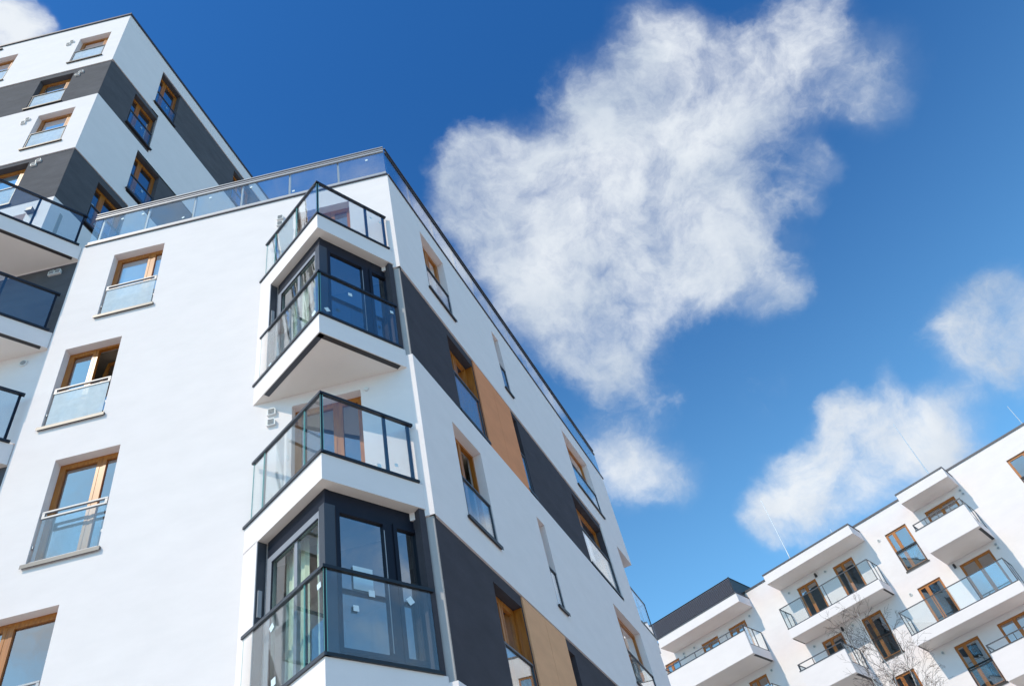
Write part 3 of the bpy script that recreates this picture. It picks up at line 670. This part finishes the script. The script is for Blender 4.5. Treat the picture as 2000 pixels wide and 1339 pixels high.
# ------------------------------------------------------------------ building across the court
CO = (15.6642, 38.4302); FC = frame(CO, 124.16)
BC = thing('apartment_building', (CO[0], CO[1], 0), 'white apartment block at the lower right with roof overhangs and projecting balconies', 'building')
C_WIN = []; C_DOOR = []
for z in (20.33, 17.31, 14.34, 11.3, 8.3):
    C_WIN.append((-.03 if z != 17.31 else -.06, 1.14, z-2.1 if z not in (17.31,) else z-2.3, z))
for z in (20.45, 17.4, 14.4): C_WIN.append((6.66, 8.9, z-2.1, z))
for z in (17.3, 14.33, 11.3): C_WIN.append((-3.2, -2.1, z-2.13, z))
C_DOOR = [(2.2, 3.8, 18.15, 20.30), (2.17, 3.7, 15.15, 17.32), (2.08, 3.55, 12.15, 14.37), (-3.2, -2.04, 18.1, 20.26), (-5.46, -4.29, 18.1, 20.24), (-5.53, -4.37, 15.1, 17.25), (-5.53, -4.37, 12.1, 14.25),
          (-10.05, -8.9, 18.1, 20.25), (-11.95, -10.8, 18.1, 20.25), (-14.62, -13.6, 18.1, 20.27), (-10.13, -9.0, 15.1, 17.23), (-11.95, -10.8, 15.1, 17.23)]
ZC = 21.5
b = MB(); hC = [x for x in C_WIN+C_DOOR]
grid_wall(b, -22, 16, 0, ZC, hC, skirt=.4, rev=.12, sides=(1, 1, 0, 1)); part('wall', b, MW, BC, FC)
b = MB(); b.box(-22.03, 16.03, -.04, .4, ZC, ZC+.09); part('roof_cap', b, MCAP, BC, FC)
b = MB(); b.q([(-22, .3, 21.3), (16, .3, 21.3), (16, 14, 21.3), (-22, 14, 21.3)]); b.q([(-22, .1, 0), (-22, 14, 0), (-22, 14, 21.3), (-22, .1, 21.3)]); b.q([(-22, 14, 0), (16, 14, 0), (16, 14, 21.3), (-22, 14, 21.3)]); part('roof', b, MTAR, BC, FC)
b = MB()
for h in C_WIN: room(b, *h, depth=2.0, wid=.3, y=.2)
for h in C_DOOR: room(b, *h, depth=2.0, wid=.3, y=.2, floor=h[2]-.05)
split_part('room', b, [MIN, MDIN], BC, FC)
for h in C_WIN:
    isdoor = abs(h[3]-17.31) < .02 and h[0] > -1
    window(BC, FC, *h, y=.06, mull=.36, rail=None if isdoor else 'black', sill='dark', railh=.95, sills=not isdoor, sillproj=.03)
for h in C_DOOR:
    o = window(BC, FC, *h, y=.06, mull=.42 if h[1]-h[0] < 1.3 else .5, rail=None, sills=False); o['label'] = 'wooden balcony door'
for u, z in ((-.42, 20.24), (-.45, 17.22), (-.57, 14.32), (4.2, 20.34), (4.22, 20.13), (4.06, 17.35), (4.06, 17.16), (-3.67, 17.23), (-3.63, 20.26), (-5.93, 20.24), (-5.96, 17.23), (-8.55, 20.26), (-12.42, 20.29), (-13.19, 20.3), (-13.19, 20.1), (-8.63, 17.22)): round_vent(BC, FC, u, z)
for u, z in ((2.0, 17.36), (-4.16, 20.32), (-4.22, 17.30)): wall_lamp(BC, FC, u, z)
# roof overhangs
for (u0, u1) in ((1.76, 4.28), (-6.33, -1.02), (-13.75, -8.17)):
    b = MB(); b.box(u0, u1, -1.40, -.002, 20.60, 21.10); o = part('roof_overhang', b, [MW], BC, FC)
    b = MB(); b.box(u0-.03, u1+.03, -1.43, -.041, 21.10, 21.17); part('roof_cap', b, MCAP, o, FC)
    b = MB(); b.box(u0+.03, u1-.03, -1.37, -.03, 20.592, 20.599); part('soffit', b, MS, o, FC)
def guard(P, u0, u1, d, z0, z1, left=True, right=True, nposts=3, bar=.035, posts=True, ml=None):
    ml = ml or MANT
    b = MB(); b.box(u0, u1, -d, -d+.045, z1, z1+bar)
    if left: b.box(u0, u0+.045, -d+.045, -.05, z1, z1+bar)
    if right: b.box(u1-.045, u1, -d+.045, -.05, z1, z1+bar)
    b.box(u0-.01, u1+.01, -d-.01, -d+.055, z0-.03, z0+.02)
    if right: b.box(u1-.045, u1+.01, -d+.055, -.02, z0-.03, z0+.02)
    if left: b.box(u0-.01, u0+.045, -d+.055, -.02, z0-.03, z0+.02)
    part('hand_rail', b, ml, P, FC)
    xs = [u0+(u1-u0)*k/nposts for k in range(nposts+1)]
    for i, x in enumerate(xs):
        b = MB(); xx = min(max(x, u0+.02), u1-.02); b.box(xx-.02, xx+.02, -d+.01, -d+.04, z0+.02, z1); part('rail_post', b, ml, P, FC)
    for sd_, ux in ((left, u0+.02), (right, u1-.02)):
        if sd_:
            for yy in (-d*.55, -.10):
                b = MB(); b.box(ux-.015, ux+.015, yy-.02, yy+.02, z0+.02, z1); part('rail_post', b, ml, P, FC)
            b = MB(); b.box(ux-.004, ux+.004, -d+.05, -.12, z0+.02, z1); part('guard_glass', b, MGR, P, FC)
    for x0, x1 in zip(xs, xs[1:]):
        b = MB(); b.box(x0+.02, x1-.02, -d+.018, -d+.028, z0+.02, z1); part('guard_glass', b, MGR, P, FC)
# slab balconies with glass guards
for (u0, u1, d, zb, zt, np_) in ((-6.36, -1.08, 1.37, 17.56, 18.02, 4), (-1.10, 4.12, 1.37, 14.62, 15.08, 3), (-13.8, -8.3, 1.37, 14.56, 15.02, 4), (-6.36, -1.9, 1.37, 11.58, 12.04, 3)):
    b = MB(); b.box(u0, u1, -d, -.003, zb, zt); s = part('balcony_slab', b, [MW], BC, FC)
    b = MB(); b.box(u0+.04, u1-.04, -d+.04, -.03, zb-.008, zb-.001); part('soffit', b, MS, s, FC)
    b = MB(); b.box(u1-.10, u1-.01, -d+.15, -.1, zb-.02, zb-.009); b.box(u0+.01, u0+.07, -d+.1, -.1, zb-.02, zb-.009); part('drip_strip', b, MSILLD, s, FC)
    guard(s, u0+.02, u1-.02, d-.02, zt+.03, zt+1.12, nposts=np_)
# balconies with solid white parapets in front
for (u0, u1, d, zb, zt, np_) in ((1.75, 4.20, 2.10, 17.58, 18.76, 4), (-6.42, -3.93, 2.10, 14.58, 15.72, 3), (-13.6, -8.28, 2.10, 17.58, 18.79, 5), (1.57, 6.4, 2.10, 11.66, 12.84, 4), (-13.6, -8.28, 2.10, 11.6, 12.75, 5)):
    b = MB(); b.box(u0, u1, -d, -d+.14, zb, zt); b.box(u0, u1, -d+.14, -.003, zb, zb+.50); s = part('balcony_parapet', b, [MW], BC, FC)
    b = MB(); b.box(u0+.04, u1-.04, -d+.04, -.03, zb-.008, zb-.001); part('soffit', b, MS, s, FC)
    b = MB(); b.box(u1-.14, u1-.01, -d+.25, -.1, zb-.02, zb-.009); part('drip_strip', b, MSILLD, s, FC)
    b = MB(); b.box(u0-.02, u1+.02, -d-.02, -d+.16, zt, zt+.035); b.box(u0, u1, -d+.05, -d+.09, zt+.33, zt+.37)
    part('hand_rail', b, MANT, s, FC)
    for k in range(np_+1):
        x = min(max(u0+(u1-u0)*k/np_, u0+.02), u1-.02); b = MB(); b.box(x-.018, x+.018, -d+.055, -d+.085, zt+.035, zt+.33); part('rail_post', b, MANT, s, FC)
    for (x0, sg) in ((u0+.02, 1), (u1-.02, -1)):
        b = MB(); b.box(x0-.02, x0+.02, -d+.09, -.05, zt+.33, zt+.37); b.box(x0-.02, x0+.02, -d+.142, -.02, zb+.50, zb+.54)
        b.box(x0-.018, x0+.018, -d+.145, -d+.18, zb+.54, zt+.33); b.box(x0-.018, x0+.018, -.09, -.05, zb+.54, zt+.33); b.box(x0-.018, x0+.018, -d*.5-.02, -d*.5+.02, zb+.54, zt+.33); part('side_rail', b, MANT, s, FC)
        b = MB(); b.box(x0-.004, x0+.004, -d+.18, -.1, zb+.54, zt+.33); part('guard_glass', b, MGR, s, FC)
# louvred plant screen on the roof
LV = link('louvre_screen', None, BC, FC @ Matrix.Translation((-11, -1.2, 21.1))); 
b = MB(); b.box(-13.85, -8.32, -1.18, 2.2, 21.18, 22.10); b.box(-8.32, -8.27, -1.24, -1.19, 21.1, 22.2); b.box(-13.9, -8.27, -1.25, 2.25, 22.13, 22.17)
me_obj = part('screen_body', b, MBLK, LV, FC)
b = MB(); b.box(-8.30, -8.29, -1.18, 2.2, 21.18, 22.12); part('side_panel', b, MSILLD, LV, FC)
for k in range(14):
    z = 21.16+k*.069
    b = MB(); b.q([(-13.9, -1.27, z), (-8.31, -1.27, z), (-8.31, -1.22, z+.052), (-13.9, -1.22, z+.052)]); b.q([(-13.9, -1.27, z), (-13.9, -1.2, z-.004), (-8.31, -1.2, z-.004), (-8.31, -1.27, z)])
    part('slat', b, MSLAT if 'MSLAT' in globals() else MANT, LV, FC)

# ------------------------------------------------------------------ lightning rods
def rod(u, z0, z1, label, tripod=False):
    base = FC @ Vector((u, 2.0, z0)); t = thing('lightning_rod', tuple(base), label, 'lightning rod', 'lightning rods on the far roof')
    T = Matrix.Translation(base); h = z1-z0
    b = MB(); b.tube((0, 0, 0), (0, 0, h*.35), .045, .036, 8); b.tube((0, 0, h*.35), (0, 0, h), .030, .018, 8); part('mast', b, MROD, t, T)
    if tripod:
        for k in range(3):
            a_ = k*2.1; b = MB(); b.tube((math.cos(a_)*.35, math.sin(a_)*.35, 0), (0, 0, 1.75), .02, .02, 6); part('brace', b, MROD, t, T)
    else:
        b = MB(); b.tube((0, 0, 0), (0, 0, .12), .18, .16, 12); part('foot', b, MTAR, t, T)
rod(-5.68, 21.35, 26.93, 'tall lightning rod on a braced tripod, rising over the wide middle overhang', True)
rod(3.2, 21.35, 26.44, 'plain lightning rod standing behind the small right-hand overhang')
rod(8.26, 21.35, 23.78, 'short lightning rod at the right edge above the plain white wall')
rod(-2.84, 21.35, 23.10, 'tiny lightning rod tip showing just over the wide middle overhang')

# ------------------------------------------------------------------ bare birch in front of the far building
MBARK = plain('birch_bark', (.46, .44, .42), .8, 0, .35, 9)
MTWIG = plain('birch_twig', (.06, .038, .03), .8, 0, .2, 20)
def dpt(x, y, h):
    v = ray(x, y); k = h/math.hypot(v.x, v.y); return Vector((0, 0, 1.6))+v*k
HB = 25.0
top1 = dpt(1672, 1190, HB); basep = dpt(1800, 1400, HB); bx = Vector((basep.x-.3, basep.y, 0))
TREE = thing('birch_tree', tuple(bx), 'bare birch tree with fine twigs in front of the white block at the lower right', 'tree')
TT = Matrix.Translation(bx)
trunk = MB(); limbs = []; twigs = MB()
def grow(p, d, r, ln, lvl, target):
    n = 5; pts = [p]; q = p.copy(); dd = d.copy()
    for k in range(n):
        dd = (dd+Vector((rnd.gauss(0, .09), rnd.gauss(0, .09), rnd.gauss(0, .05)+(.04 if lvl < 3 else -.05)))).normalized(); q = q+dd*(ln/n); pts.append(q.copy())
    for k in range(n):
        r0 = r*(1-.8*k/n); r1 = r*(1-.8*(k+1)/n); target.tube(pts[k], pts[k+1], max(r0, .0028), max(r1, .0022), 5 if lvl < 2 else 3)
    if lvl >= 4: return
    cnt = {0: 0, 1: 9, 2: 6, 3: 4}[lvl]
    for k in range(cnt):
        t = rnd.uniform(.22, 1.0)*n; i = min(int(t), n-1); pp = pts[i].lerp(pts[i+1], t-i); dv = (pts[i+1]-pts[i]).normalized()
        ax = dv.orthogonal().normalized(); ax.rotate(Matrix.Rotation(rnd.uniform(0, 6.28), 3, dv)); nd = (dv*math.cos(.62)+ax*math.sin(.62)).normalized()
        grow(pp, nd, r*.34*(1-.5*t/n)+.0015, ln*rnd.uniform(.36, .58), lvl+1, twigs)
stems = [((1676, 1195), HB, .075), ((1650, 1232), HB-.9, .055), ((1738, 1222), HB+.8, .065), ((1705, 1262), HB-.4, .05), ((1800, 1310), HB+.5, .05)]
for i, (px, hh, r) in enumerate(stems):
    tp = dpt(px[0], px[1], hh)-bx; st0 = Vector((rnd.uniform(-.25, .25), rnd.uniform(-.25, .25), 0)); prev = st0; n = 12; b = MB()
    for k in range(1, n+1):
        t = k/n; q = st0.lerp(tp, t)+Vector((math.sin(t*3.1)*.45*(1 if i % 2 else -1), 0, 0))*(1-t)+Vector((rnd.gauss(0, .03), rnd.gauss(0, .03), 0))
        b.tube(prev, q, r*(1-.88*(k-1)/n), r*(1-.88*k/n), 7)
        if t > .42:
            dv = (q-prev).normalized()
            for _ in range(4 if t < .9 else 6):
                ax = dv.orthogonal().normalized(); ax.rotate(Matrix.Rotation(rnd.uniform(0, 6.28), 3, dv)); nd = (dv*.80+ax*.6).normalized()
                grow(prev.lerp(q, rnd.random()), nd, r*.20*(1.15-t)+.004, (1.6*(1.25-t)+.28)*rnd.uniform(.7, 1.1), 2, twigs)
        prev = q
    part('trunk', b, MBARK, TREE, TT)
o = part('twigs', twigs, MTWIG, TREE, TT); o['kind'] = 'stuff'
print('verts twigs', len(twigs.v))
